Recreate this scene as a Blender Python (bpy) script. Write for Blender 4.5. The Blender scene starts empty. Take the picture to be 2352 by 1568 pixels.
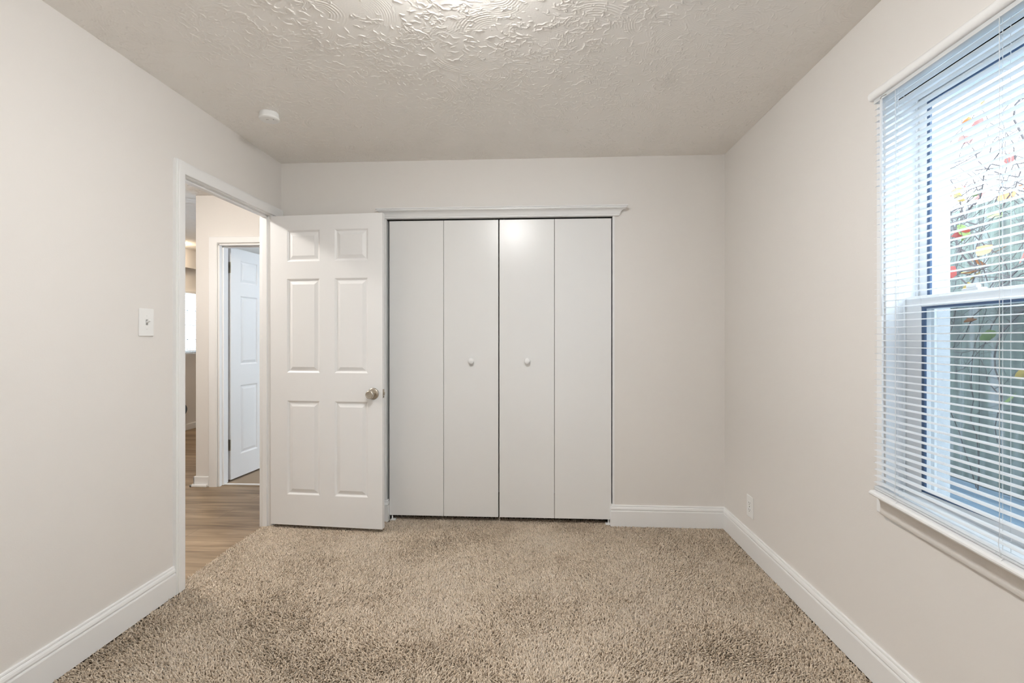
import bpy, bmesh, math, random
import numpy as np
from mathutils import Vector, Matrix

S = bpy.context.scene
C = S.collection
random.seed(7)
W, H = 2.9823, 2.44           # room width, ceiling height (metres)
Y0 = -3.45                    # wall behind the camera

# ---------------------------------------------------------------- camera
cam_d = bpy.data.cameras.new('camera')
cam_d.sensor_fit = 'HORIZONTAL'; cam_d.sensor_width = 36.0
cam_d.lens = 1085.0 * 36.0 / 2352.0
cam_d.shift_y = (776.7 - 784.0) / 2352.0
cam_d.clip_start = 0.02
cam = bpy.data.objects.new('camera', cam_d); C.objects.link(cam)
cam.location = (1.76138, -3.159, 1.23806)
cam.rotation_euler = (math.pi / 2, 0, 0.05418)
S.camera = cam

# ---------------------------------------------------------------- world, exposure
SKY = 8.6
LAMP = 136.0
HALL = 95.0
HALL_NEAR = 205.0
wd = bpy.data.worlds.new('overcast_sky'); S.world = wd; wd.use_nodes = True
nt = wd.node_tree; nt.nodes.clear()
wo = nt.nodes.new('ShaderNodeOutputWorld'); bg = nt.nodes.new('ShaderNodeBackground')
tc = nt.nodes.new('ShaderNodeTexCoord'); sx = nt.nodes.new('ShaderNodeSeparateXYZ')
cr = nt.nodes.new('ShaderNodeValToRGB')
nt.links.new(tc.outputs['Generated'], sx.inputs[0]); nt.links.new(sx.outputs['Z'], cr.inputs[0])
cr.color_ramp.elements[0].position = 0.0; cr.color_ramp.elements[0].color = (0.70, 0.80, 0.92, 1)
cr.color_ramp.elements[1].position = 0.5; cr.color_ramp.elements[1].color = (0.80, 0.90, 1.0, 1)
nt.links.new(cr.outputs[0], bg.inputs[0]); bg.inputs[1].default_value = SKY
nt.links.new(bg.outputs[0], wo.inputs[0])
S.view_settings.view_transform = 'Standard'
S.view_settings.look = 'None'
S.view_settings.exposure = 0.18
S.view_settings.gamma = 1.0
S.view_settings.use_curve_mapping = False
S.cycles.use_denoising = True
S.cycles.max_bounces = 10
S.cycles.diffuse_bounces = 5
S.cycles.glossy_bounces = 3
S.cycles.use_adaptive_sampling = True
S.cycles.adaptive_threshold = 0.02
S.cycles.transparent_max_bounces = 12
S.cycles.sample_clamp_indirect = 8.0
S.cycles.caustics_reflective = False
S.cycles.caustics_refractive = False

# ---------------------------------------------------------------- materials
def mat(name, col, rough=0.5, spec=0.5, metal=0.0, bump=None):
    m = bpy.data.materials.new(name); m.use_nodes = True
    b = m.node_tree.nodes['Principled BSDF']
    b.inputs['Base Color'].default_value = (*col, 1); b.inputs['Roughness'].default_value = rough
    b.inputs['Specular IOR Level'].default_value = spec; b.inputs['Metallic'].default_value = metal
    if bump:
        scale, dist, strength = bump
        t = m.node_tree
        co = t.nodes.new('ShaderNodeTexCoord'); n = t.nodes.new('ShaderNodeTexNoise'); bp = t.nodes.new('ShaderNodeBump')
        n.inputs['Scale'].default_value = scale; n.inputs['Detail'].default_value = 3
        bp.inputs['Distance'].default_value = dist; bp.inputs['Strength'].default_value = strength
        t.links.new(co.outputs['Object'], n.inputs['Vector']); t.links.new(n.outputs['Fac'], bp.inputs['Height'])
        t.links.new(bp.outputs[0], b.inputs['Normal'])
    return m

def emit(name, col, s):
    m = bpy.data.materials.new(name); m.use_nodes = True; t = m.node_tree; t.nodes.clear()
    o = t.nodes.new('ShaderNodeOutputMaterial'); e = t.nodes.new('ShaderNodeEmission')
    e.inputs[0].default_value = (*col, 1); e.inputs[1].default_value = s
    t.links.new(e.outputs[0], o.inputs[0]); return m

M = {}
M['wall'] = mat('wall_paint', (0.795, 0.77, 0.742), 0.62, 0.3, bump=(160, 0.0006, 0.35))
M['trim'] = mat('trim_paint', (0.862, 0.866, 0.866), 0.33, 0.45, bump=(60, 0.0004, 0.2))
M['door'] = mat('door_paint', (0.85, 0.852, 0.852), 0.30, 0.5, bump=(45, 0.0006, 0.25))
M['bifold'] = mat('bifold_paint', (0.825, 0.826, 0.82), 0.27, 0.45, bump=(22, 0.0012, 0.18))
M['plastic'] = mat('white_plastic', (0.87, 0.875, 0.865), 0.35, 0.5)
M['vinyl'] = mat('window_vinyl', (0.84, 0.85, 0.86), 0.35, 0.5)
M['nickel'] = mat('satin_nickel', (0.50, 0.455, 0.39), 0.36, 0.5, 1.0)
M['brass'] = mat('worn_hinge_metal', (0.60, 0.53, 0.42), 0.4, 0.5, 1.0)
M['dark'] = mat('dark_slot', (0.03, 0.028, 0.025), 0.7)
M['slot'] = mat('grey_slot', (0.34, 0.335, 0.32), 0.6)
M['gasket'] = mat('dark_glazing_gasket', (0.06, 0.11, 0.21), 0.3)
M['cord'] = mat('white_cord', (0.80, 0.81, 0.82), 0.6)
M['subfloor'] = mat('carpet_backing', (0.20, 0.155, 0.11), 0.95, 0.1)
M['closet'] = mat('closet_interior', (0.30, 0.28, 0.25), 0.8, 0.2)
M['stem'] = mat('vine_bark', (0.11, 0.095, 0.095), 0.8)
M['leaf_red'] = mat('leaf_red', (0.62, 0.10, 0.08), 0.6)
M['leaf_orange'] = mat('leaf_orange', (0.70, 0.26, 0.09), 0.6)
M['leaf_yellow'] = mat('leaf_yellow', (0.66, 0.46, 0.12), 0.6)
M['leaf_green'] = mat('leaf_green', (0.24, 0.34, 0.10), 0.6)
M['bluegrey'] = mat('blue_grey_plastic', (0.13, 0.16, 0.20), 0.5)
M['lamp'] = emit('lamp_glass_glow', (1.0, 0.995, 0.98), LAMP)
M['hall_lamp'] = emit('hall_lamp_glow', (1.0, 0.80, 0.58), HALL)
M['hall_lamp_near'] = emit('hall_near_lamp_glow', (1.0, 0.94, 0.87), HALL_NEAR)

# slats: thin vinyl that lets a little light through
m = bpy.data.materials.new('blind_vinyl'); m.use_nodes = True; t = m.node_tree
b = t.nodes['Principled BSDF']; b.inputs['Base Color'].default_value = (0.89, 0.895, 0.90, 1); b.inputs['Roughness'].default_value = 0.4
tr = t.nodes.new('ShaderNodeBsdfTranslucent'); tr.inputs[0].default_value = (0.93, 0.95, 0.97, 1)
mx = t.nodes.new('ShaderNodeMixShader'); mx.inputs[0].default_value = 0.36
t.links.new(b.outputs[0], mx.inputs[1]); t.links.new(tr.outputs[0], mx.inputs[2])
t.links.new(mx.outputs[0], t.nodes['Material Output'].inputs[0]); M['slat'] = m

# window glass: clear pane with a faint reflection
m = bpy.data.materials.new('window_glass'); m.use_nodes = True; t = m.node_tree; t.nodes.clear()
o = t.nodes.new('ShaderNodeOutputMaterial'); tp = t.nodes.new('ShaderNodeBsdfTransparent'); gl = t.nodes.new('ShaderNodeBsdfGlossy')
gl.inputs['Roughness'].default_value = 0.02; lw = t.nodes.new('ShaderNodeLayerWeight'); lw.inputs[0].default_value = 0.5
pw = t.nodes.new('ShaderNodeMath'); pw.operation = 'POWER'; pw.inputs[1].default_value = 4.0; t.links.new(lw.outputs['Facing'], pw.inputs[0])
fr = t.nodes.new('ShaderNodeMath'); fr.operation = 'MULTIPLY_ADD'; fr.inputs[1].default_value = 0.5; fr.inputs[2].default_value = 0.03
t.links.new(pw.outputs[0], fr.inputs[0])
tp.inputs[0].default_value = (0.93, 0.96, 0.97, 1); mx = t.nodes.new('ShaderNodeMixShader')
t.links.new(fr.outputs[0], mx.inputs[0]); t.links.new(tp.outputs[0], mx.inputs[1]); t.links.new(gl.outputs[0], mx.inputs[2])
t.links.new(mx.outputs[0], o.inputs[0]); M['glass'] = m

# insect screen: dark mesh, partly see-through
m = bpy.data.materials.new('insect_mesh'); m.use_nodes = True; t = m.node_tree; t.nodes.clear()
o = t.nodes.new('ShaderNodeOutputMaterial'); tp = t.nodes.new('ShaderNodeBsdfTransparent'); df = t.nodes.new('ShaderNodeBsdfDiffuse')
df.inputs[0].default_value = (0.09, 0.105, 0.12, 1); mx = t.nodes.new('ShaderNodeMixShader'); mx.inputs[0].default_value = 0.37
t.links.new(tp.outputs[0], mx.inputs[1]); t.links.new(df.outputs[0], mx.inputs[2]); t.links.new(mx.outputs[0], o.inputs[0]); M['screen'] = m

def N(t, typ, **kw):
    n = t.nodes.new(typ)
    for k, v in kw.items():
        if k.startswith('i_'):
            n.inputs[k[2:].replace('_', ' ')].default_value = v
        else:
            setattr(n, k, v)
    return n

def math_(t, op, a, b=None, clamp=False):
    n = t.nodes.new('ShaderNodeMath'); n.operation = op; n.use_clamp = clamp
    for i, v in enumerate((a, b)):
        if v is None: continue
        if isinstance(v, (int, float)): n.inputs[i].default_value = v
        else: t.links.new(v, n.inputs[i])
    return n.outputs[0]

# ceiling: brushed swirl and crow's-foot plaster
def ceiling_mat():
    m = mat('swirl_plaster', (0.885, 0.858, 0.82), 0.38, 0.5); m.cycles.use_bump_map_correction = False; t = m.node_tree; b = t.nodes['Principled BSDF']
    co = N(t, 'ShaderNodeTexCoord')
    wn = N(t, 'ShaderNodeTexNoise', i_Scale=3.5, i_Detail=2.0)
    t.links.new(co.outputs['Object'], wn.inputs['Vector'])
    add = N(t, 'ShaderNodeMixRGB', blend_type='LINEAR_LIGHT'); add.inputs[0].default_value = 0.05
    t.links.new(co.outputs['Object'], add.inputs[1]); t.links.new(wn.outputs['Color'], add.inputs[2])
    vo = N(t, 'ShaderNodeTexVoronoi', voronoi_dimensions='2D', i_Scale=3.4)
    t.links.new(add.outputs[0], vo.inputs['Vector'])
    rip = math_(t, 'SINE', math_(t, 'MULTIPLY', vo.outputs['Distance'], 165.0))
    jit = N(t, 'ShaderNodeTexNoise', i_Scale=28.0, i_Detail=2.0); t.links.new(co.outputs['Object'], jit.inputs['Vector'])
    rip = math_(t, 'MULTIPLY', rip, jit.outputs['Fac'])
    mk = N(t, 'ShaderNodeTexNoise', i_Scale=5.0, i_Detail=2.0); t.links.new(co.outputs['Object'], mk.inputs['Vector'])
    mr = N(t, 'ShaderNodeMapRange', interpolation_type='SMOOTHSTEP'); mr.inputs[1].default_value = 0.46; mr.inputs[2].default_value = 0.62
    t.links.new(mk.outputs['Fac'], mr.inputs[0])
    swirl = math_(t, 'MULTIPLY', rip, mr.outputs[0])
    # crow's feet
    mp = N(t, 'ShaderNodeMapping'); mp.inputs['Scale'].default_value = (0.62, 1.25, 1.0); mp.inputs['Rotation'].default_value = (0, 0, 0.25)
    t.links.new(co.outputs['Object'], mp.inputs[0])
    rn = N(t, 'ShaderNodeTexNoise', i_Scale=21.0, i_Detail=1.6, i_Distortion=0.9); t.links.new(mp.outputs[0], rn.inputs['Vector'])
    rid = math_(t, 'ABSOLUTE', math_(t, 'SUBTRACT', rn.outputs['Fac'], 0.5))
    r2 = N(t, 'ShaderNodeMapRange', interpolation_type='SMOOTHSTEP'); r2.inputs[1].default_value = 0.036; r2.inputs[2].default_value = 0.0
    t.links.new(rid, r2.inputs[0])
    mk2 = N(t, 'ShaderNodeTexNoise', i_Scale=6.5, i_Detail=3.0); mo = N(t, 'ShaderNodeMapping'); mo.inputs['Location'].default_value = (3.7, 9.1, 0)
    t.links.new(co.outputs['Object'], mo.inputs[0]); t.links.new(mo.outputs[0], mk2.inputs['Vector'])
    m2 = N(t, 'ShaderNodeMapRange', interpolation_type='SMOOTHSTEP'); m2.inputs[1].default_value = 0.38; m2.inputs[2].default_value = 0.55
    t.links.new(mk2.outputs['Fac'], m2.inputs[0])
    crow = math_(t, 'MULTIPLY', r2.outputs[0], m2.outputs[0])
    fine = N(t, 'ShaderNodeTexNoise', i_Scale=220.0, i_Detail=2.0); t.links.new(co.outputs['Object'], fine.inputs['Vector'])
    hgt = math_(t, 'ADD', math_(t, 'MULTIPLY', swirl, 0.42), math_(t, 'MULTIPLY', crow, 1.0))
    hgt = math_(t, 'ADD', hgt, math_(t, 'MULTIPLY', fine.outputs['Fac'], 0.22))
    bp = N(t, 'ShaderNodeBump'); bp.inputs['Distance'].default_value = 0.0042; bp.inputs['Strength'].default_value = 1.0
    t.links.new(hgt, bp.inputs['Height']); t.links.new(bp.outputs[0], b.inputs['Normal'])
    return m
M['ceiling'] = ceiling_mat()
M['ceiling_paint'] = mat('ceiling_paint', (0.885, 0.858, 0.82), 0.36, 0.5, bump=(210, 0.0007, 0.35))

# vinyl planks running along X
def plank_mat():
    m = mat('vinyl_plank', (0.3, 0.22, 0.15), 0.42, 0.4); t = m.node_tree; b = t.nodes['Principled BSDF']
    co = N(t, 'ShaderNodeTexCoord')
    br = N(t, 'ShaderNodeTexBrick', offset=0.37, i_Scale=1.0, i_Mortar_Size=0.0012, i_Brick_Width=1.22, i_Row_Height=0.18)
    br.inputs['Color1'].default_value = (0.75, 0.75, 0.75, 1); br.inputs['Color2'].default_value = (1, 1, 1, 1); br.inputs['Mortar'].default_value = (0.42, 0.42, 0.42, 1)
    t.links.new(co.outputs['Object'], br.inputs['Vector'])
    mp = N(t, 'ShaderNodeMapping'); mp.inputs['Scale'].default_value = (1.3, 15.0, 1.0); t.links.new(co.outputs['Object'], mp.inputs[0])
    n1 = N(t, 'ShaderNodeTexNoise', i_Scale=1.0, i_Detail=5.0, i_Roughness=0.6, i_Distortion=0.6); t.links.new(mp.outputs[0], n1.inputs['Vector'])
    rp = N(t, 'ShaderNodeValToRGB'); e = rp.color_ramp.elements
    e[0].position = 0.30; e[0].color = (0.12, 0.072, 0.035, 1); e[1].position = 0.70; e[1].color = (0.45, 0.325, 0.205, 1)
    t.links.new(n1.outputs['Fac'], rp.inputs[0])
    mul = N(t, 'ShaderNodeMixRGB', blend_type='MULTIPLY'); mul.inputs[0].default_value = 1.0
    t.links.new(rp.outputs[0], mul.inputs[1]); t.links.new(br.outputs['Color'], mul.inputs[2]); t.links.new(mul.outputs[0], b.inputs['Base Color'])
    return m
M['plank'] = plank_mat()

# carpet yarn: colour of each tuft comes from its own fleck attribute
def carpet_mat():
    m = mat('carpet_yarn', (0.37, 0.29, 0.2), 0.95, 0.12); t = m.node_tree; b = t.nodes['Principled BSDF']
    at = N(t, 'ShaderNodeAttribute', attribute_name='fleck')
    rp = N(t, 'ShaderNodeValToRGB'); e = rp.color_ramp.elements
    e[0].position = 0.0; e[0].color = (0.40, 0.31, 0.22, 1); e[1].position = 1.0; e[1].color = (0.86, 0.74, 0.605, 1)
    x = rp.color_ramp.elements.new(0.45); x.color = (0.70, 0.58, 0.45, 1)
    t.links.new(at.outputs['Fac'], rp.inputs[0]); t.links.new(rp.outputs[0], b.inputs['Base Color'])
    b.inputs['Sheen Weight'].default_value = 0.25; b.inputs['Sheen Roughness'].default_value = 0.5
    return m
M['carpet'] = carpet_mat()

def fence_mat():
    m = mat('weathered_wood', (0.3, 0.3, 0.28), 0.85, 0.2); t = m.node_tree; b = t.nodes['Principled BSDF']
    co = N(t, 'ShaderNodeTexCoord'); mp = N(t, 'ShaderNodeMapping'); mp.inputs['Scale'].default_value = (9, 14, 1.1); t.links.new(co.outputs['Object'], mp.inputs[0])
    n1 = N(t, 'ShaderNodeTexNoise', i_Scale=1.0, i_Detail=5.0, i_Roughness=0.65); t.links.new(mp.outputs[0], n1.inputs['Vector'])
    rp = N(t, 'ShaderNodeValToRGB'); e = rp.color_ramp.elements
    e[0].position = 0.32; e[0].color = (0.13, 0.138, 0.138, 1); e[1].position = 0.68; e[1].color = (0.43, 0.45, 0.46, 1)
    x = rp.color_ramp.elements.new(0.5); x.color = (0.245, 0.295, 0.255, 1)
    t.links.new(n1.outputs['Fac'], rp.inputs[0]); t.links.new(rp.outputs[0], b.inputs['Base Color']); return m
M['fence'] = fence_mat()
def deck_mat():
    m = mat('blue_grey_boards', (0.12, 0.19, 0.26), 0.55, 0.4); t = m.node_tree; b = t.nodes['Principled BSDF']
    co = N(t, 'ShaderNodeTexCoord'); mp = N(t, 'ShaderNodeMapping'); mp.inputs['Scale'].default_value = (14, 1.5, 1); t.links.new(co.outputs['Object'], mp.inputs[0])
    n1 = N(t, 'ShaderNodeTexNoise', i_Scale=1.0, i_Detail=4.0); t.links.new(mp.outputs[0], n1.inputs['Vector'])
    rp = N(t, 'ShaderNodeValToRGB'); e = rp.color_ramp.elements
    e[0].position = 0.3; e[0].color = (0.11, 0.18, 0.26, 1); e[1].position = 0.7; e[1].color = (0.30, 0.40, 0.50, 1)
    t.links.new(n1.outputs['Fac'], rp.inputs[0]); t.links.new(rp.outputs[0], b.inputs['Base Color']); return m
M['deck'] = deck_mat()

# ---------------------------------------------------------------- mesh helpers
def box(bm, x0, x1, y0, y1, z0, z1, bev=0.0, seg=2):
    t = bmesh.new()
    bmesh.ops.create_cube(t, size=1.0)
    for v in t.verts:
        v.co = ((x0 + x1) / 2 + v.co.x * (x1 - x0), (y0 + y1) / 2 + v.co.y * (y1 - y0), (z0 + z1) / 2 + v.co.z * (z1 - z0))
    if bev:
        bmesh.ops.bevel(t, geom=t.edges[:], offset=bev, segments=seg, affect='EDGES', profile=0.5)
    join(bm, t)

def join(bm, t, mw=None):
    me = bpy.data.meshes.new('tmp'); t.to_mesh(me); t.free()
    if mw is not None: me.transform(mw)
    bm.from_mesh(me); bpy.data.meshes.remove(me)

def sweep(bm, paths, closed_profile=True):
    """skin a list of equal-length vertex rings (each ring = list of xyz)"""
    rings = [[bm.verts.new(p) for p in r] for r in paths]
    n = len(rings[0])
    for a, b in zip(rings, rings[1:]):
        for i in range(n if closed_profile else n - 1):
            j = (i + 1) % n
            try: bm.faces.new((a[i], a[j], b[j], b[i]))
            except ValueError: pass
    if closed_profile:
        for r in (rings[0], rings[-1]):
            try: bm.faces.new(r)
            except ValueError: pass

def tube(bm, pts, r, n=8):
    pts = [Vector(p) for p in pts]; rings = []
    for i, p in enumerate(pts):
        d = (pts[min(i + 1, len(pts) - 1)] - pts[max(i - 1, 0)]).normalized()
        u = d.orthogonal().normalized() if i == 0 else (u - d * u.dot(d)).normalized()
        v = d.cross(u)
        rr = r[i] if isinstance(r, (list, tuple)) else r
        rings.append([p + (u * math.cos(k * 2 * math.pi / n) + v * math.sin(k * 2 * math.pi / n)) * rr for k in range(n)])
    sweep(bm, rings)

def lathe(bm, prof, mw, n=40):
    """prof = [(radius, height)] around local z, placed by matrix mw"""
    t = bmesh.new(); rings = []
    for r, h in prof:
        rings.append([t.verts.new((max(r, 1e-5) * math.cos(k * 2 * math.pi / n), max(r, 1e-5) * math.sin(k * 2 * math.pi / n), h)) for k in range(n)])
    for a, b in zip(rings, rings[1:]):
        for i in range(n):
            t.faces.new((a[i], a[(i + 1) % n], b[(i + 1) % n], b[i]))
    t.faces.new(rings[0]); t.faces.new(rings[-1])
    for f in t.faces: f.smooth = len(f.verts) == 4
    join(bm, t, mw)

def obj(name, bm, m, parent=None, label=None, cat=None, kind=None, group=None, smooth=None):
    bmesh.ops.recalc_face_normals(bm, faces=bm.faces[:])
    me = bpy.data.meshes.new(name); bm.to_mesh(me); bm.free()
    for x in (m if isinstance(m, (list, tuple)) else [m]): me.materials.append(x)
    if smooth is not None:
        for p in me.polygons: p.use_smooth = True
        me.set_sharp_from_angle(angle=math.radians(smooth))
    o = bpy.data.objects.new(name, me); C.objects.link(o)
    if parent: o.parent = parent
    tag(o, label, cat, kind, group)
    return o

def tag(o, label=None, cat=None, kind=None, group=None):
    if label: o['label'] = label
    if cat: o['category'] = cat
    if kind: o['kind'] = kind
    if group: o['group'] = group

def thing(name, label, cat, loc=(0, 0, 0), rz=0.0, kind=None, group=None):
    o = bpy.data.objects.new(name, None); C.objects.link(o); o.location = loc; o.rotation_euler = (0, 0, rz)
    o.empty_display_size = 0.1
    tag(o, label, cat, kind, group); return o

def struct(name, bm, m, label, cat, parent=None, smooth=None):
    return obj(name, bm, m, parent, label, cat, 'structure', None, smooth)

NB = bmesh.new
def B(*boxes, bev=0.0):
    bm = NB()
    for q in boxes: box(bm, *q, bev=bev)
    return bm

# ---------------------------------------------------------------- shell of the room
XL = -0.075                   # hall side of the left wall
YN, YF = -0.905, -0.120       # doorway opening in the left wall
struct('wall_left', B((XL, 0, Y0 - .1, YN, -.02, H), (XL, 0, YF, 0.0, -.02, H), (XL, 0, YN, YF, 2.06, H)), M['wall'],
       'beige painted left wall with the open doorway and the light switch', 'wall')
CX0, CX1, CZ = 0.723, 2.2695, 2.059
struct('wall_back', B((XL, CX0, 0, .10, -.02, H), (CX1, W + .17, 0, .10, -.02, H), (CX0, CX1, 0, .10, CZ, H)), M['wall'],
       'beige painted back wall around the white closet doors', 'wall')
WYF, WYN, WZ0, WZ1 = -1.425, -2.365, 0.60, 2.09     # window opening in the right wall
struct('wall_right', B((W, W + .17, WYF, 0, -.02, H), (W, W + .17, Y0 - .1, WYN, -.02, H), (W, W + .17, WYN, WYF, WZ1, H), (W, W + .17, WYN, WYF, -.02, WZ0)), M['wall'],
       'beige painted right wall holding the window with blinds', 'wall')
struct('wall_front', B((XL, W + .17, Y0 - .1, Y0, -.02, H)), M['wall'], 'beige wall behind the camera opposite the closet', 'wall')
CY = -2.15                    # the plaster relief is modelled from here to the closet wall
def plaster(x0, x1, y0, y1, st, seed):
    """height field (metres, hanging down): brushed arcs plus raised crow's-foot ridges"""
    rng = np.random.default_rng(seed)
    nx, ny = int(round((x1 - x0) / st)) + 1, int(round((y1 - y0) / st)) + 1
    X = np.linspace(x0, x1, nx); Y = np.linspace(y0, y1, ny)
    Hf = np.zeros((ny, nx), np.float32)
    sx, sy = X[1] - X[0], Y[1] - Y[0]
    area = (x1 - x0) * (y1 - y0)
    # brushed arcs, the later strokes over the earlier ones
    for _ in range(int(area * 34)):
        cx, cy, R_ = rng.uniform(x0, x1), rng.uniform(y0, y1), rng.uniform(.09, .20)
        i0, i1 = np.searchsorted(X, (cx - R_, cx + R_)); j0, j1 = np.searchsorted(Y, (cy - R_, cy + R_))
        if i1 - i0 < 3 or j1 - j0 < 3: continue
        gx, gy = np.meshgrid(X[i0:i1] - cx, Y[j0:j1] - cy)
        r = np.hypot(gx, gy); a = np.arctan2(gy, gx)
        sp = rng.uniform(.0085, .0125); ph = rng.uniform(0, 6.28); a0 = rng.uniform(-3.14, 3.14); half = rng.uniform(.7, 1.7)
        da = np.abs((a - a0 + np.pi) % (2 * np.pi) - np.pi)
        w = np.clip((half - da) / .35, 0, 1) * np.clip((R_ - r) / .03, 0, 1) * np.clip((r - R_ * rng.uniform(.1, .5)) / .02, 0, 1)
        wob = .6 * np.sin(a * 3 + ph) + .5 * np.sin(a * 7 + 2 * ph) + .35 * np.sin(r * 90 + ph * 3)
        k = (.5 + .5 * np.sin(2 * np.pi * r / sp + wob)) ** 2.2 * (.65 + .35 * np.sin(r * 61 + a * 2 + ph))
        Hf[j0:j1, i0:i1] = Hf[j0:j1, i0:i1] * (1 - w) + w * k * rng.uniform(.0006, .0016)
    # crow's-foot ridges in clusters
    PX, PY, PH, PS = [], [], [], []
    for _ in range(int(area * 165)):
        cx, cy, R_ = rng.uniform(x0, x1), rng.uniform(y0, y1), rng.uniform(.03, .13)
        th0 = rng.uniform(0, 3.14)
        for _ in range(rng.integers(7, 26)):
            L = rng.uniform(.010, .055); n = max(6, int(L / .0012)); th = th0 + rng.normal(0, .75); cu = rng.normal(0, 14)
            t = np.linspace(0, 1, n); ang = th + cu * L * (t - .5) + .5 * np.sin(t * rng.uniform(4, 11) + rng.uniform(0, 6))
            px = cx + rng.normal(0, R_ * .55) + np.cumsum(np.cos(ang)) * L / n; py = cy + rng.normal(0, R_ * .55) + np.cumsum(np.sin(ang)) * L / n
            hh = rng.uniform(.0008, .0034) * np.sin(np.pi * np.clip(t * 1.02, 0, 1)) ** .6
            PX.append(px); PY.append(py); PH.append(hh); PS.append(np.full(n, rng.uniform(.0008, .0014)))
    PX, PY, PH, PS = map(np.concatenate, (PX, PY, PH, PS))
    ci = np.round((PX - x0) / sx).astype(int); cj = np.round((PY - y0) / sy).astype(int)
    for di in range(-2, 3):
        for dj in range(-2, 3):
            ii, jj = ci + di, cj + dj
            ok = (ii >= 0) & (ii < nx) & (jj >= 0) & (jj < ny)
            d2 = (x0 + ii[ok] * sx - PX[ok]) ** 2 + (y0 + jj[ok] * sy - PY[ok]) ** 2
            np.maximum.at(Hf, (jj[ok], ii[ok]), (PH[ok] * np.exp(-d2 / (2 * PS[ok] ** 2))).astype(np.float32))
    edge = np.minimum(np.minimum(X - x0, x1 - X)[None, :] / .012, (np.minimum(Y - y0, y1 - Y)[:, None]) / .012)
    return X, Y, Hf * np.clip(edge, 0, 1)

def ceiling_mesh(name):
    bm = NB(); box(bm, -3.1, W + .17, Y0 - .1, CY, H, H + .06); box(bm, -3.1, 0, CY, 4.3, H, H + .06)
    box(bm, W, W + .17, CY, 4.3, H, H + .06); box(bm, 0, W, 0, 4.3, H, H + .06); box(bm, 0, W, CY, 0, H + .02, H + .06)
    me0 = bpy.data.meshes.new('tmp'); bm.to_mesh(me0); bm.free()
    n0 = len(me0.vertices); v0 = np.zeros(n0 * 3, np.float32); me0.vertices.foreach_get('co', v0); f0 = [list(p.vertices) for p in me0.polygons]
    bpy.data.meshes.remove(me0)
    VS, QS = [v0], []; off = n0
    for (xa, xb, ya, yb, st, sd, dz) in ((0.0, W, CY, 0.0, .0023, 5, 0.0), (-3.0, -1.116, .5, 3.4, .0042, 9, .0006)):   # bedroom, and the distant room past the hall
        X, Y, Hf = plaster(xa, xb, ya, yb, st, sd)
        nx, ny = len(X), len(Y); gx, gy = np.meshgrid(X, Y)
        VS.append(np.stack([gx, gy, H - dz - Hf], -1).reshape(-1).astype(np.float32))
        a = (np.arange(ny - 1)[:, None] * nx + np.arange(nx - 1)[None, :]).reshape(-1) + off
        QS.append(np.stack([a, a + nx, a + nx + 1, a + 1], -1).astype(np.int32)); off += nx * ny     # facing down
    Q = np.concatenate(QS)
    fl = np.concatenate([np.array(f0, np.int32).reshape(-1), Q.reshape(-1)]); nf = len(f0) + len(Q)
    me = bpy.data.meshes.new(name); me.vertices.add(off); me.vertices.foreach_set('co', np.concatenate(VS))
    me.loops.add(nf * 4); me.loops.foreach_set('vertex_index', fl); me.polygons.add(nf)
    me.polygons.foreach_set('loop_start', np.arange(nf, dtype=np.int32) * 4); me.polygons.foreach_set('loop_total', np.full(nf, 4, np.int32))
    me.polygons.foreach_set('use_smooth', np.concatenate([np.zeros(len(f0), bool), np.ones(len(Q), bool)]))
    me.polygons.foreach_set('material_index', np.concatenate([np.zeros(len(f0), np.int32), np.ones(len(Q), np.int32)]))
    me.update(calc_edges=True); me.validate(); me.materials.append(M['ceiling']); me.materials.append(M['ceiling_paint'])
    o = bpy.data.objects.new(name, me); C.objects.link(o)
    tag(o, 'beige ceiling with swirled crow-foot plaster texture', 'ceiling', 'structure'); return o
ceiling_mesh('ceiling')
struct('floor', B((-.05, W + .17, Y0 - .1, .675, -.10, -.013)), M['subfloor'], 'bedroom floor covered by the tan carpet', 'floor')

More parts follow.
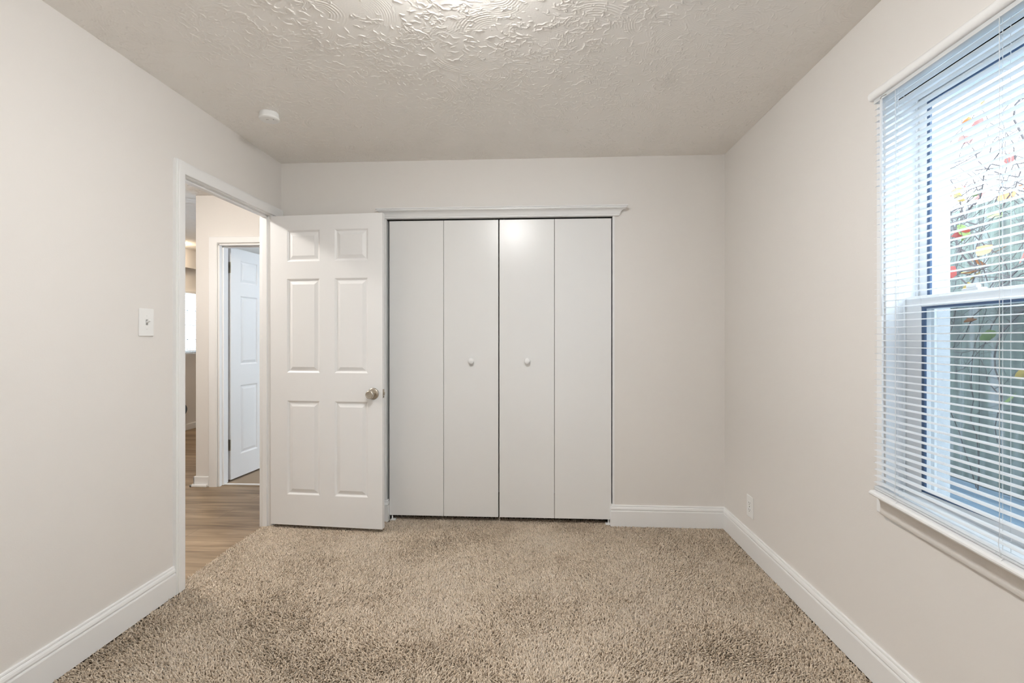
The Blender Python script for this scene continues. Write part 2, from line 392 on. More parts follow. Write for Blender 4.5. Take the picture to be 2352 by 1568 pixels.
# ---------------------------------------------------------------- carpet pile
def carpet(name, x0, x1, y0, y1, step, hgt, label, keep=None):
    rng = np.random.default_rng(3)
    nx, ny = int((x1 - x0) / step), int((y1 - y0) / step)
    gx, gy = np.meshgrid(x0 + (np.arange(nx) + .5) * step, y0 + (np.arange(ny) + .5) * step)
    px = gx.ravel() + rng.uniform(-.6, .6, nx * ny) * step; py = gy.ravel() + rng.uniform(-.6, .6, nx * ny) * step
    if keep is not None:
        k = keep(px, py); px, py = px[k], py[k]
    n = len(px)
    def field(seed, lo, hi, c):
        r = np.random.default_rng(seed); f = np.zeros(n)
        for _ in range(c):
            a = r.uniform(0, 2 * np.pi); w = 2 * np.pi * np.exp(r.uniform(np.log(lo), np.log(hi)))
            f += np.sin(px * w * np.cos(a) + py * w * np.sin(a) + r.uniform(0, 6.28))
        return f / np.sqrt(c / 2)
    ax = .26 * field(1, .4, 2.5, 12) + .12 * field(11, 4, 12, 12); ay = .26 * field(2, .4, 2.5, 12) + .12 * field(12, 4, 12, 12)
    lx = (ax + rng.normal(0, .5, n)) * hgt; ly = (ay + rng.normal(0, .5, n)) * hgt
    hh = hgt * np.clip(1 + .05 * field(4, 1, 5, 10) + rng.normal(0, .17, n), .4, 1.4)
    ang = rng.uniform(0, 6.28, n); r = step * .62
    V = np.zeros((n, 7, 3), np.float32)
    for i in range(3):
        a = ang + i * 2.0944
        V[:, i, 0] = px + r * .8 * np.cos(a); V[:, i, 1] = py + r * .8 * np.sin(a); V[:, i, 2] = -.013
        V[:, 3 + i, 0] = px + lx * .45 + r * .85 * np.cos(a + .5); V[:, 3 + i, 1] = py + ly * .45 + r * .85 * np.sin(a + .5); V[:, 3 + i, 2] = -.013 + hh * .68
    V[:, 6, 0] = px + lx; V[:, 6, 1] = py + ly; V[:, 6, 2] = -.013 + hh
    F = []
    for i in range(3):
        j = (i + 1) % 3
        F += [(i, j, 3 + j), (i, 3 + j, 3 + i), (3 + i, 3 + j, 6)]
    F = np.array(F, np.int32)
    idx = (np.arange(n, dtype=np.int32)[:, None, None] * 7 + F[None]).reshape(-1)
    me = bpy.data.meshes.new(name); me.vertices.add(n * 7); me.vertices.foreach_set('co', V.reshape(-1))
    nf = n * len(F); me.loops.add(nf * 3); me.loops.foreach_set('vertex_index', idx)
    me.polygons.add(nf); me.polygons.foreach_set('loop_start', np.arange(nf, dtype=np.int32) * 3)
    me.polygons.foreach_set('loop_total', np.full(nf, 3, np.int32))
    fl = np.clip(.5 + rng.normal(0, .20, n) + .05 * field(6, 1, 6, 10), 0, 1)
    fl[rng.random(n) < .05] *= .35
    at = me.attributes.new('fleck', 'FLOAT', 'POINT'); at.data.foreach_set('value', np.repeat(fl, 7).astype(np.float32))
    me.update(calc_edges=True); me.validate()
    me.materials.append(M['carpet'])
    o = bpy.data.objects.new(name, me); C.objects.link(o); tag(o, label, 'carpet', 'stuff'); return o

def in_room(x, y):
    room = (x > .016) & (x < W - .016) & (y < -.014) & (y > Y0 + .01)
    closet = (x > .757) & (x < 2.235) & (y >= -.014) & (y < .10)
    way = (x <= .016) & (x > -.05) & (y > -.895) & (y < -.13)
    return room | closet | way
carpet('carpet', -.05, W, Y0, .10, .0062, .0150, 'tan cut-pile carpet covering the bedroom floor', in_room)

# ---------------------------------------------------------------- baseboards, trim
BP = [(0, 0), (.016, 0), (.016, .099), (.0145, .1035), (.0105, .1055), (.0105, .107), (.0140, .1095), (.0145, .114), (.0125, .122), (.0095, .1275),
      (.0070, .1285), (.0070, .130), (.0085, .1315), (.0075, .137), (.0055, .139), (0, .139)]
Z0B = -.002
def base_run(pts_of):
    """pts_of(o) -> polyline (x, y) at offset o from the wall"""
    bm = NB()
    cols = [pts_of(o) for o, z in BP]
    rings = [[(cols[i][k][0], cols[i][k][1], BP[i][1] + Z0B) for i in range(len(BP))] for k in range(len(cols[0]))]
    sweep(bm, rings); return bm
struct('baseboard_left', base_run(lambda o: [(o, Y0), (o, -.966)]), M['trim'], 'white profiled baseboard along the left wall', 'baseboard')
struct('baseboard_right', base_run(lambda o: [(W - o, Y0), (W - o, -o)]), M['trim'], 'white profiled baseboard along the right wall below the window', 'baseboard')
bm = base_run(lambda o: [(CX1 - .012 - o, .034), (CX1 - .012 - o, -o), (W - o, -o)])
struct('baseboard_back', bm, M['trim'], 'short white baseboard right of the closet wrapping into its opening', 'baseboard')
bm = base_run(lambda o: [(.0005, -o), (CX0 + .012 + o, -o), (CX0 + .012 + o, .034)])
struct('baseboard_back', bm, M['trim'], 'short white baseboard end left of the closet behind the open door', 'baseboard')

# closet opening lining
struct('trim_1', B((CX0, CX0 + .012, -.002, .10, -.013, CZ - .012), (CX1 - .012, CX1, -.002, .10, -.013, CZ - .012), (CX0, CX1, -.002, .10, CZ - .012, CZ), bev=.001),
       M['trim'], 'white painted lining boards of the closet opening', 'trim')
# crown header above the closet
CP = [(0, 2.046), (.012, 2.046), (.0165, 2.049), (.0175, 2.0535), (.0155, 2.0555), (.0155, 2.0575), (.019, 2.0585), (.0215, 2.062), (.0235, 2.068), (.028, 2.076), (.036, 2.083),
      (.048, 2.0875), (.053, 2.0885), (.053, 2.0905), (.058, 2.092), (.0585, 2.097), (.0575, 2.0985), (.0645, 2.100), (.0655, 2.104), (.064, 2.106), (0, 2.106)]
xl, xr = .7445, 2.283
bm = NB()
rings = []
for f in (lambda o: (xl - o, 0), lambda o: (xl - o, -o), lambda o: (xr + o, -o), lambda o: (xr + o, 0)):
    rings.append([(*f(o), z - .004 * (f(o)[0] - 1.5) / 1.5 * 0) for o, z in CP])
sweep(bm, rings)
struct('trim_2', bm, M['trim'], 'white crown moulding header above the closet doors', 'trim', smooth=28)

# closet interior
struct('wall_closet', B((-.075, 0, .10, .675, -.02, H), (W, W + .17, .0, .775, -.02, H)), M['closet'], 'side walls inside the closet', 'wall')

# ---------------------------------------------------------------- closet bifold doors
def bifold(name, x0, xm, x1, knob_x, label, gap_side):
    root = thing(name, label, 'closet door', (x0, .012, .034), kind='structure', group='bifold closet doors')
    zt = 2.036 - .034
    for a, c in ((x0 + .0008, xm - .0013), (xm + .0013, x1 - .0008)):
        bm = B((a - x0, c - x0, 0, .030, 0, zt), bev=.0014)
        obj('door_panel', bm, M['bifold'], root)
    bm = NB()
    lathe(bm, [(0.008, 0), (.008, .010), (.0125, .013), (.0185, .019), (.0195, .025), (.017, .031), (.010, .0345), (0, .0352)],
          Matrix.Translation((knob_x - x0, 0, 1.086 - .034)) @ Matrix.Rotation(math.pi / 2, 4, 'X'))
    obj('knob', bm, M['trim'], root, label='round white knob', smooth=40)
    bm = NB()
    hx = .018 if gap_side < 0 else x1 - x0 - .018
    box(bm, hx - .014 - .006 * gap_side, hx + .020 - .006 * gap_side, -.012, .03, -.0335, -.0285, bev=.001)
    box(bm, hx - .004, hx + .004, .008, .016, -.030, .001, bev=.0008)
    obj('floor_pivot', bm, M['plastic'], root, label='small white floor pivot bracket')
    for ux in (.12 * (x1 - x0), .80 * (x1 - x0)):
        pass
    bm = NB(); lathe(bm, [(.003, 0), (.003, .012)], Matrix.Translation((.09 if gap_side < 0 else x1 - x0 - .09, .015, zt - .001)))
    lathe(bm, [(.003, 0), (.003, .012)], Matrix.Translation((x1 - x0 - .03 if gap_side < 0 else .03, .015, zt - .001)))
    obj('guide_pin', bm, M['nickel'], root)
    return root
bifold('door_2', .7515, 1.1255, 1.4978, 1.3157, 'left pair of flat white bifold closet panels, next to the open door', -1)
bifold('door_3', 1.5034, 1.8741, 2.2510, 1.6923, 'right pair of flat white bifold closet panels, next to the bare wall', 1)
struct('trim_3', B((CX0 + .012, CX1 - .012, .016, .034, CZ - .0125 - .004, CZ - .012)), M['dark'], 'dark closet door track under the opening head', 'trim')

# ---------------------------------------------------------------- bedroom doorway: jamb, casing
def jamb():
    bm = NB()
    box(bm, XL - .001, .002, YN, YN + .008, -.013, 2.048, bev=.0008)
    box(bm, XL - .001, .002, YF - .008, YF, -.013, 2.048, bev=.0008)
    box(bm, XL - .001, .002, YN, YF, 2.048, 2.060, bev=.0008)
    # stops
    box(bm, -.053, -.022, YN + .008, YN + .018, -.010, 2.048, bev=.0012)
    box(bm, -.053, -.022, YF - .018, YF - .008, -.010, 2.048, bev=.0012)
    box(bm, -.053, -.022, YN + .008, YF - .008, 2.037, 2.048, bev=.0012)
    return bm
struct('trim_4', jamb(), M['trim'], 'white door jamb and stops lining the bedroom doorway', 'door frame')
# casing: flat board with a beaded outer edge
CS = [(0, 0), (0, .013), (.002, .0155), (.038, .0175), (.041, .0165), (.043, .0145), (.045, .0165), (.048, .0175), (.052, .017), (.0535, .0145), (.056, .0145), (.058, .0165), (.061, .016), (.062, .012), (.062, 0)]
bm = NB()
rings = [[(h, -.904 - w, z) for w, h in CS] for z in (-.004, 2.112)]
sweep(bm, rings)
struct('trim_5', bm, M['trim'], 'white beaded casing on the near side of the bedroom doorway', 'door casing', smooth=30)
bm = NB()
HS = [(0, 0), (0, .013), (.002, .0155), (.045, .0175), (.055, .0165), (.060, .014), (.061, .0)]
rings = [[(h, y, 2.052 + w + .003 * (y + .9)) for w, h in HS] for y in (-.952, -.004)]
sweep(bm, rings)
struct('trim_6', bm, M['trim'], 'white flat head casing above the bedroom doorway', 'door casing', smooth=30)
bm = B((0, .010, -.122, -.066, -.004, 2.053), bev=.001)
struct('trim_7', bm, M['trim'], 'white casing on the far side of the doorway behind the open door', 'door casing')

# ---------------------------------------------------------------- six-panel doors
def slab(w=.764, h=2.016, th=.035):
    bm = NB()
    xs = [0, .115, .341, .443, .668, w]
    zs = [0, .198, .810, .992, 1.604, 1.716, 1.920, h]
    RG = [(.0, .0), (.003, .0014), (.0045, .0022), (.0075, .0045), (.0095, .0075), (.013, .0088), (.0165, .0088), (.035, .0022), (.0375, .0012)]
    for y, s in ((0, 1), (th, -1)):
        for i in range(len(xs) - 1):
            for j in range(len(zs) - 1):
                x0, x1, z0, z1 = xs[i], xs[i + 1], zs[j], zs[j + 1]
                if i in (1, 3) and j in (1, 3, 5):
                    prev = None
                    for o, d in RG:
                        r = [bm.verts.new((x0 + o, y + s * d, z0 + o)), bm.verts.new((x1 - o, y + s * d, z0 + o)), bm.verts.new((x1 - o, y + s * d, z1 - o)), bm.verts.new((x0 + o, y + s * d, z1 - o))]
                        if prev:
                            for k in range(4): bm.faces.new((prev[k], prev[(k + 1) % 4], r[(k + 1) % 4], r[k]))
                        prev = r
                    bm.faces.new(prev)
                else:
                    bm.faces.new([bm.verts.new(p) for p in ((x0, y, z0), (x1, y, z0), (x1, y, z1), (x0, y, z1))])
    for q in (((0, 0, 0), (0, th, 0), (0, th, h), (0, 0, h)), ((w, 0, 0), (w, th, 0), (w, th, h), (w, 0, h)), ((0, 0, 0), (w, 0, 0), (w, th, 0), (0, th, 0)), ((0, 0, h), (w, 0, h), (w, th, h), (0, th, h))):
        bm.faces.new([bm.verts.new(p) for p in q])
    bmesh.ops.remove_doubles(bm, verts=bm.verts[:], dist=1e-5)
    return bm

def knob_parts(root, x, z, th):
    """tulip knobs on both faces"""
    for side in (0, 1):
        mw = Matrix.Translation((x, 0 if side == 0 else th, z)) @ Matrix.Rotation(math.pi / 2 if side == 0 else -math.pi / 2, 4, 'X')
        bm = NB()
        lathe(bm, [(.037, 0), (.037, .002), (.0345, .006), (.030, .008), (.015, .009)], mw)
        ro = obj('rose', bm, M['nickel'], root, label='round satin nickel rose', smooth=35)
        bm = NB()
        lathe(bm, [(.0135, .006), (.0135, .020), (.0155, .026), (.0215, .034), (.0255, .046), (.0262, .056), (.0250, .062), (.0215, .065), (.0200, .0635), (0, .0615)], mw)
        k = obj('door_knob', bm, M['nickel'], root, label='satin nickel tulip door knob', smooth=35)

A = -math.atan2(.0517, .757)
HX, HY, HZ = .0125, -.150, .022
d1 = thing('door_1', 'white six-panel bedroom door swung open in front of the back wall', 'door', (HX, HY, HZ), A, kind='structure')
obj('door_slab', slab(), M['door'], d1)
knob_parts(d1, .7035, .884 - HZ + .001, .035)
bm = B((.7635, .7655, .006, .029, .835, .891), bev=.0006)
lp = obj('latch_plate', bm, M['nickel'], d1, label='satin nickel latch plate')
bm = B((.765, .773, .011, .024, .853, .872), bev=.002)
obj('latch_bolt', bm, M['nickel'], lp)
bm = NB()
for z in (.868, .841 + .044): lathe(bm, [(.003, 0), (.0026, .0008), (0, .001)], Matrix.Translation((.7655, .0175, z - .024 + (.0 if z < .88 else -.02))) @ Matrix.Rotation(math.pi / 2, 4, 'Y'), 12)
obj('screw', bm, M['dark'], lp)
for z in (.20, 1.02, 1.76):
    bm = B((-.0014, .0006, .003, .033, z - .045, z + .045), bev=.0004)
    tube(bm, [(-.004, .037, z - .045), (-.004, .037, z + .045)], .0045, 10)
    obj('hinge', bm, M['trim'], d1, label='hinge painted over in white')

# ---------------------------------------------------------------- light switch, outlet, smoke detector
sw = thing('light_switch', 'white single toggle light switch on the left wall beside the doorway', 'light switch', (0, -1.1258, 1.3098))
obj('wall_plate', B((0, .0060, -.0397, .0397, -.0619, .0619), bev=.0028), M['plastic'], sw)
tg = NB(); box(tg, .004, .0066, -.0055, .0055, -.0125, .0125, bev=.0005)
obj('toggle_slot', tg, M['slot'], sw, label='grey slot around the toggle')
tg = NB(); box(tg, -.006, .018, -.0042, .0042, -.0040, .0040, bev=.0014)
o = obj('toggle', tg, M['plastic'], sw); o.location = (.005, 0, .001); o.rotation_euler = (0, -math.radians(28), 0)
for z in (-.030, .030):
    bm = NB(); lathe(bm, [(.0032, 0), (.0030, .0012), (.0, .0016)], Matrix.Translation((.0057, 0, z)) @ Matrix.Rotation(math.pi / 2, 4, 'Y'), 16)
    obj('screw', bm, M['plastic'], sw)

ou = thing('power_outlet', 'white duplex power outlet low on the right wall above the baseboard', 'power outlet', (W, -.3775, .2725))
obj('wall_plate', B((-.0060, 0, -.0397, .0397, -.0610, .0610), bev=.0028), M['plastic'], ou)
for z in (-.0195, .0195):
    bm = NB(); box(bm, -.0078, -.004, -.0165, .0165, z - .0140, z + .0140, bev=.0035)
    so = obj('socket', bm, M['plastic'], ou)
    bm = B((-.0081, -.0070, -.0085, -.0060, z - .001, z + .0075), (-.0081, -.0070, .0060, .0085, z - .001, z + .0065), (-.0081, -.0070, -.0025, .0025, z - .0095, z - .0045))
    obj('slots', bm, M['dark'], so, label='dark pin slots')
bm = NB(); lathe(bm, [(.003, 0), (.003, .001), (0, .0013)], Matrix.Translation((-.0058, 0, 0)) @ Matrix.Rotation(-math.pi / 2, 4, 'Y'), 16)
obj('screw', bm, M['dark'], ou)

sd = thing('smoke_detector', 'round white smoke detector on the ceiling near the left wall', 'smoke detector', (.329, -.708, H))
F = Matrix.Rotation(math.pi, 4, 'X')
bm = NB(); lathe(bm, [(.0465, -.002), (.0465, .0055), (.0445, .0065)], F, 56); obj('mounting_base', bm, M['plastic'], sd, smooth=30)
bm = NB(); lathe(bm, [(.0475, .006), (.0482, .010), (.0482, .022), (.0505, .024), (.0515, .029), (.0505, .033), (.047, .0358), (.040, .037), (0, .0374)], F, 56)
cv = obj('cover', bm, M['plastic'], sd, smooth=30)
bm = NB(); lathe(bm, [(.0035, 0), (.0032, .0008), (0, .001)], Matrix.Translation((.026, -.006, -.0368)) @ F, 16); obj('test_button', bm, M['dark'], cv, label='small dark test button')
bm = B((-.010, -.006, -.012, -.009, -.0380, -.0368), (-.003, .001, -.0125, -.0095, -.0380, -.0368)); obj('indicator_mark', bm, M['dark'], cv)

# ---------------------------------------------------------------- ceiling lamp (just above the frame)
cl = thing('ceiling_light', 'round flush ceiling light with a glowing glass dome', 'ceiling light', (1.50, -1.86, H))
bm = NB(); lathe(bm, [(.150, -.001), (.152, .010), (.146, .020), (.130, .022)], F, 48); obj('base_ring', bm, M['trim'], cl, smooth=30)
bm = NB(); lathe(bm, [(.128, .018), (.138, .028), (.138, .042), (.125, .062), (.095, .078), (.050, .087), (0, .090)], F, 48); obj('glass_dome', bm, M['lamp'], cl, smooth=40)

# ---------------------------------------------------------------- window
def ring(bm, x0, x1, ya, yb, za, zb, wl, wr, wb, wt, bev=.0015):
    """rectangular frame in the YZ plane; ya < yb; member widths near (wl, at ya), far (wr, at yb), bottom, top"""
    box(bm, x0, x1, ya, ya + wl, za, zb, bev=bev); box(bm, x0, x1, yb - wr, yb, za, zb, bev=bev)
    box(bm, x0, x1, ya + wl, yb - wr, za, za + wb, bev=bev); box(bm, x0, x1, ya + wl, yb - wr, zb - wt, zb, bev=bev)
w1 = thing('window_1', 'white vinyl double-hung window behind the blind on the right wall', 'window', (W, (WYF + WYN) / 2, WZ0), kind='structure')
wl = Matrix.Translation((-W, -(WYF + WYN) / 2, -WZ0))
def wobj(name, bm, m, parent, **k):
    bmesh.ops.transform(bm, matrix=wl, verts=bm.verts[:]); return obj(name, bm, m, parent, **k)
bm = NB()
ring(bm, W - .0005, W + .175, WYN, WYF, WZ0, WZ1, .008, .008, .02, .02)
ring(bm, W + .033, W + .066, WYN + .006, WYF - .006, WZ0, WZ1, .004, .004, .04, .02)
ring(bm, W + .100, W + .107, WYN + .006, WYF - .006, WZ0, WZ1, .006, .006, .04, .02)
ring(bm, W + .142, W + .195, WYN + .008, WYF - .008, WZ0, WZ1, .024, .024, .055, .03)
wobj('frame', bm, M['vinyl'], w1)
bm = NB()
box(bm, W - .009, W, WYF, -1.399, .62, 2.075, bev=.002); box(bm, W - .009, W, -2.391, WYN, .62, 2.075, bev=.002)
wobj('casing', bm, M['trim'], w1)
def sash(name, x0, x1, za, zb, st, bot, top, label):
    bm = NB(); ya, yb = WYN + .0065, WYF + .0065 - .013
    ring(bm, x0, x1, ya, yb, za, zb, st, st, bot, top, bev=.003)
    s = wobj(name, bm, M['vinyl'], w1, label=label)
    bm = NB(); ring(bm, x0 + .0025, x0 + .010, ya + st - .001, yb - st + .001, za + bot - .001, zb - top + .001, .012, .012, .006, .008, bev=.0005)
    wobj('gasket', bm, M['gasket'], s, label='dark glazing gasket')
    xm = x0 + .012
    bm = B((xm - .002, xm + .002, ya + st + .001, yb - st - .001, za + bot + .001, zb - top - .001)); wobj('pane', bm, M['glass'], s)
    return s
sl = sash('lower_sash', W + .066, W + .100, .645, 1.3815, .067, .078, .0375, 'lower sash with dark gasket')
su = sash('upper_sash', W + .108, W + .141, 1.338, 2.068, .036, .036, .02, 'upper sash with dark gasket')
bm = B((W + .070, W + .098, -1.70, -1.645, 1.381, 1.389), bev=.002); box(bm, W + .074, W + .090, -1.69, -1.655, 1.389, 1.399, bev=.003)
wobj('sash_lock', bm, M['vinyl'], w1)
bm = B((W + .150, W + .1508, WYN + .030, WYF - .030, .65, 1.36)); sc = wobj('insect_screen', bm, M['screen'], w1, label='dark insect screen over the lower sash')

# stool and apron, sagging towards the near end
TILT = math.radians(3.6); PIV = Vector((W, -1.44, .70))
TM = Matrix.Translation(PIV) @ Matrix.Rotation(TILT, 4, 'X') @ Matrix.Translation(-PIV)
bm = NB()
SP = [(.02, .690), (-.054, .690), (-.059, .6925), (-.061, .697), (-.060, .702), (-.056, .705), (-.054, .7065), (-.030, .7085), (.066, .7085), (.066, .690)]
sweep(bm, [[(W + x, y, z) for x, z in SP] for y in (-2.46, -1.436)])
bmesh.ops.transform(bm, matrix=TM, verts=bm.verts[:])
ws = struct('trim_8', bm, M['trim'], 'white window stool under the blind, sagging towards the near end', 'window sill', smooth=30)
bm = NB()
AP = [(0, .690), (-.042, .690), (-.042, .685), (-.036, .683), (-.029, .679), (-.022, .672), (-.017, .662), (-.0145, .650), (-.014, .640), (-.0145, .634), (-.0145, .622), (-.011, .617), (0, .617)]
sweep(bm, [[(W + x, y, z) for x, z in AP] for y in (-2.44, -1.428)])
bmesh.ops.transform(bm, matrix=TM, verts=bm.verts[:])
struct('trim_9', bm, M['wall'], 'beige painted cove apron below the window stool', 'window apron', smooth=35)
# head trim
bm = NB()
HP = [(0, 2.072), (-.046, 2.072), (-.050, 2.0735), (-.0545, 2.079), (-.056, 2.088), (-.054, 2.097), (-.048, 2.1035), (-.038, 2.107), (0, 2.108)]
sweep(bm, [[(W + x, y, z) for x, z in HP] for y in (-2.39, -1.424)])
struct('trim_10', bm, M['trim'], 'rounded white head trim above the window blind', 'window trim', smooth=40)

# ---------------------------------------------------------------- mini blind
bl = thing('window_blind', 'white horizontal mini blind with open slats over the right-hand window', 'window blind', (W, -1.895, 2.072))
BL = Matrix.Translation((-W, 1.895, -2.072))
def bobj(name, bm, m, parent=bl, **k):
    bmesh.ops.transform(bm, matrix=BL, verts=bm.verts[:]); return obj(name, bm, m, parent, **k)
YA, YB = -2.352, -1.434
bm = B((W - .0425, W - .0410, YA, YB, 2.0585, 2.0715), (W - .016, W - .014, YA, YB, 2.0585, 2.0715), (W - .0410, W - .016, YA, YB, 2.0590, 2.0605), bev=.0004)
bobj('headrail', bm, M['slat'])
zs = [2.0375 - .02245 * i for i in range(60)]
def slat_z(i, y):
    z = zs[i]; u = (y - YB)                    # <= 0 towards the near end
    n = len(zs)
    floor_ = .7165 + math.tan(TILT) * u + .0035 * (n - i)      # slats resting on the bottom rail
    k = max(0, i - (n - 7)) / 7.0
    return max(z + k * math.tan(TILT) * u, floor_) if i > n - 9 else z
bm = NB()
XC = W - .0295
for i in range(len(zs)):
    rings = []
    jig = random.uniform(-.0006, .0006)
    tl = random.uniform(-.03, .03) + .03
    for y in (YA, (YA + YB) / 2, YB):
        z = slat_z(i, y) + jig; top = []; bot = []
        for k in range(7):
            q = -1 + k / 3.0
            x = XC + .0128 * q; zz = z + .0026 * (1 - q * q) + .0128 * q * tl
            top.append((x, y, zz)); bot.append((x, y, zz - .0005))
        rings.append(top + bot[::-1])
    sweep(bm, rings)
bobj('slats', bm, M['slat'], smooth=50)
bm = NB(); box(bm, XC - .013, XC + .013, YA, YB, .7095, .7165, bev=.0025); 
PV2 = Vector((W, YB, .7095)); bmesh.ops.transform(bm, matrix=Matrix.Translation(PV2) @ Matrix.Rotation(TILT, 4, 'X') @ Matrix.Translation(-PV2), verts=bm.verts[:])
br_ = bobj('bottom_rail', bm, M['slat'])
for y in (-1.535, -1.887, -2.24):
    bm = NB(); zb = .712 + math.tan(TILT) * (y - YB)
    tube(bm, [(XC - .0138, y, 2.059), (XC - .0138, y, zb + .05), (XC - .0138, y + .003, zb + .03), (XC - .0138, y - .003, zb)], .0008, 6)
    tube(bm, [(XC + .0138, y, 2.059), (XC + .0138, y, zb)], .0008, 6)
    for i in range(0, len(zs)):
        z = slat_z(i, y) - .001
        tube(bm, [(XC - .0138, y, z), (XC + .0138, y, z)], .0004, 4)
    bobj('ladder_cord', bm, M['cord'])
    bm = NB(); tube(bm, [(XC, y + .006, 2.059), (XC, y + .006, zb + .004)], .0007, 6)
    tube(bm, [(XC - .012, y + .012, zb + .006), (XC - .017, y + .006, zb + .004), (XC - .018, y - .004, zb + .002), (XC - .015, y - .012, zb - .002), (XC - .024, y - .016, zb - .006), (XC - .030, y - .015, zb - .018)], .0009, 6)
    bobj('lift_cord', bm, M['cord'])
bm = NB()
xw, yw = W - .058, -1.4935
tube(bm, [(xw, yw, 2.048), (xw - .001, yw, 2.03), (xw - .001, yw, 1.32), (xw - .001, yw, 1.314)], [.0035, .0042, .0042, .0036], 6)
wn = bobj('tilt_wand', bm, M['slat'], label='white hexagonal tilt wand')
bm = NB(); tube(bm, [(W - .042, yw, 2.064), (xw, yw, 2.056), (xw - .003, yw, 2.050), (xw, yw, 2.042)], .0014, 6)
bobj('wand_hook', bm, M['nickel'], wn, label='small metal hook')

# ---------------------------------------------------------------- outside: fence, boards, vine
FX = 4.75
fe = thing('wooden_fence', 'weathered grey vertical-board fence outside the window', 'fence', (FX, 0, .24))
bm = NB(); y = -4.0; r_ = random.Random(5)
while y < 4.0:
    wd_ = r_.uniform(.128, .142); zt = 1.90 + r_.uniform(-.012, .012)
    box(bm, r_.uniform(-.003, .003), .020, y, y + wd_, 0, zt, bev=.002, seg=1); y += wd_ + r_.uniform(.003, .007)
obj('board_panel', bm, M['fence'], fe)
for z in (.25, 1.0, 1.7):
    obj('rail', B((.021, .058, -4, 4, z, z + .085)), M['fence'], fe)
for yy in (-3.6, -1.2, 1.2, 3.6):
    obj('post', B((.058, .148, yy, yy + .09, 0, 1.95)), M['fence'], fe)
bm = NB(); x = W + .20
while x < FX + .5:
    box(bm, x, x + .135, -4.2, 4.2, .19, .24 + random.uniform(-.003, .003), bev=.003, seg=1); x += .141
obj('outdoor_boards', bm, M['deck'], None, 'blue-grey weathered boards on the ground between house and fence', 'decking', 'structure')

vi = thing('climbing_vine', 'bare tangled vine with a few red, yellow and green leaves on the fence', 'vine', (FX - .145, .1, .24))
r_ = random.Random(21)
bm = NB(); tips = []
def grow(p, d, n, step, r0, up, depth):
    pts = [Vector(p)]; rad = [r0]; d = Vector(d).normalized()
    for i in range(n):
        d = (d + Vector((r_.uniform(-.25, .25), r_.uniform(-.5, .5), r_.uniform(-.4, .4) + up))).normalized()
        q = pts[-1] + d * step
        q.x = min(max(q.x, -.34), .055)
        q.z = min(max(q.z, .02), 2.35)
        pts.append(q); rad.append(r0 * (1 - .7 * (i + 1) / n))
        if r_.random() < .28: tips.append((q.copy(), d.copy()))
        if depth and r_.random() < .30:
            grow(q, (r_.uniform(-.6, .3), r_.uniform(-1, 1), r_.uniform(-.7, .9)), r_.randint(3, 7), step * .8, r0 * .5, 0, depth - 1)
    tube(bm, pts, rad, 4)
for k in range(30):      # long canes climbing the boards
    grow((r_.uniform(-.06, .02), r_.uniform(-2.0, 2.2), .02), (0, r_.uniform(-.4, .4), 1), 14, .12, r_.uniform(.003, .006), .25, 1)
for k in range(190):      # tangle along the top
    grow((r_.uniform(-.25, .04), r_.uniform(-2.2, 2.4), r_.uniform(1.2, 2.08)), (0, r_.uniform(-1, 1), r_.uniform(-.5, .6)), r_.randint(8, 14), .085, r_.uniform(.003, .007), 0, 2)
obj('stems', bm, M['stem'], vi)
bm = NB(); r_.shuffle(tips)
def leaf(p, d, size, mi):
    t = bmesh.new()
    pr = [(0, 0), (.18, .30), (.42, .46), (.70, .34), (1, 0)]
    c = [t.verts.new((a, 0, -.10 * math.sin(a * 3.1))) for a, w in pr]
    for s in (1, -1):
        e = [c[0]] + [t.verts.new((a, s * w, .10 * w - .10 * math.sin(a * 3.1))) for a, w in pr[1:-1]] + [c[-1]]
        for i in range(4):
            vs = []
            for v in (c[i], c[i + 1], e[i + 1], e[i]):
                if v not in vs: vs.append(v)
            f = t.faces.new(vs); f.material_index = mi
    mw = Matrix.Translation(p) @ Matrix.Rotation(r_.uniform(0, 6.28), 4, 'Z') @ Matrix.Rotation(r_.uniform(-1.4, 1.4), 4, 'Y') @ Matrix.Rotation(r_.uniform(-1.2, 1.2), 4, 'X') @ Matrix.Scale(size, 4)
    join(bm, t, mw)
for p, d in tips[:230]:
    leaf(p, d, r_.uniform(.05, .10), r_.choice((0, 0, 1, 1, 2, 2, 3, 3)))
obj('leaves', bm, [M['leaf_red'], M['leaf_orange'], M['leaf_yellow'], M['leaf_green']], vi, label='red, orange, yellow and green leaves')

# ---------------------------------------------------------------- hallway and rooms beyond
YH = .675
struct('floor_hall', B((-3.1, -.05, -2.4, YH + .02, -.10, -.008), (-3.1, -1.016, YH + .02, 4.3, -.10, -.008)), M['plank'], 'brown wood-look vinyl plank floor of the hallway', 'floor')
HX0, HX1, HZT = -.918, -.150, 2.030        # doorway opening in the hall wall
struct('wall_hall_far', B((-1.116, HX0, YH, YH + .10, -.02, H), (HX1, W + .17, YH, YH + .10, -.02, H), (HX0, HX1, YH, YH + .10, HZT, H)), M['wall'], 'pale hallway wall seen through the doorway, with another door in it', 'wall')
struct('wall_hall_side', B((-1.116, -1.016, YH + .10, 4.3, -.02, H)), M['wall'], 'partition wall between the far rooms', 'wall')
struct('wall_hall_front', B((-3.1, XL, -2.4, -2.3, -.02, H)), M['wall'], 'near end wall of the hallway', 'wall')
LY0, LY1, LZ0, LZ1 = 2.80, 3.40, 1.03, 1.88
struct('wall_living_left', B((-3.1, -3.0, -2.4, LY0, -.02, H), (-3.1, -3.0, LY1, 4.3, -.02, H), (-3.1, -3.0, LY0, LY1, -.02, LZ0), (-3.1, -3.0, LY0, LY1, LZ1, H)), M['wall'],
       'tan far wall of the distant room, below and around its small window', 'wall')
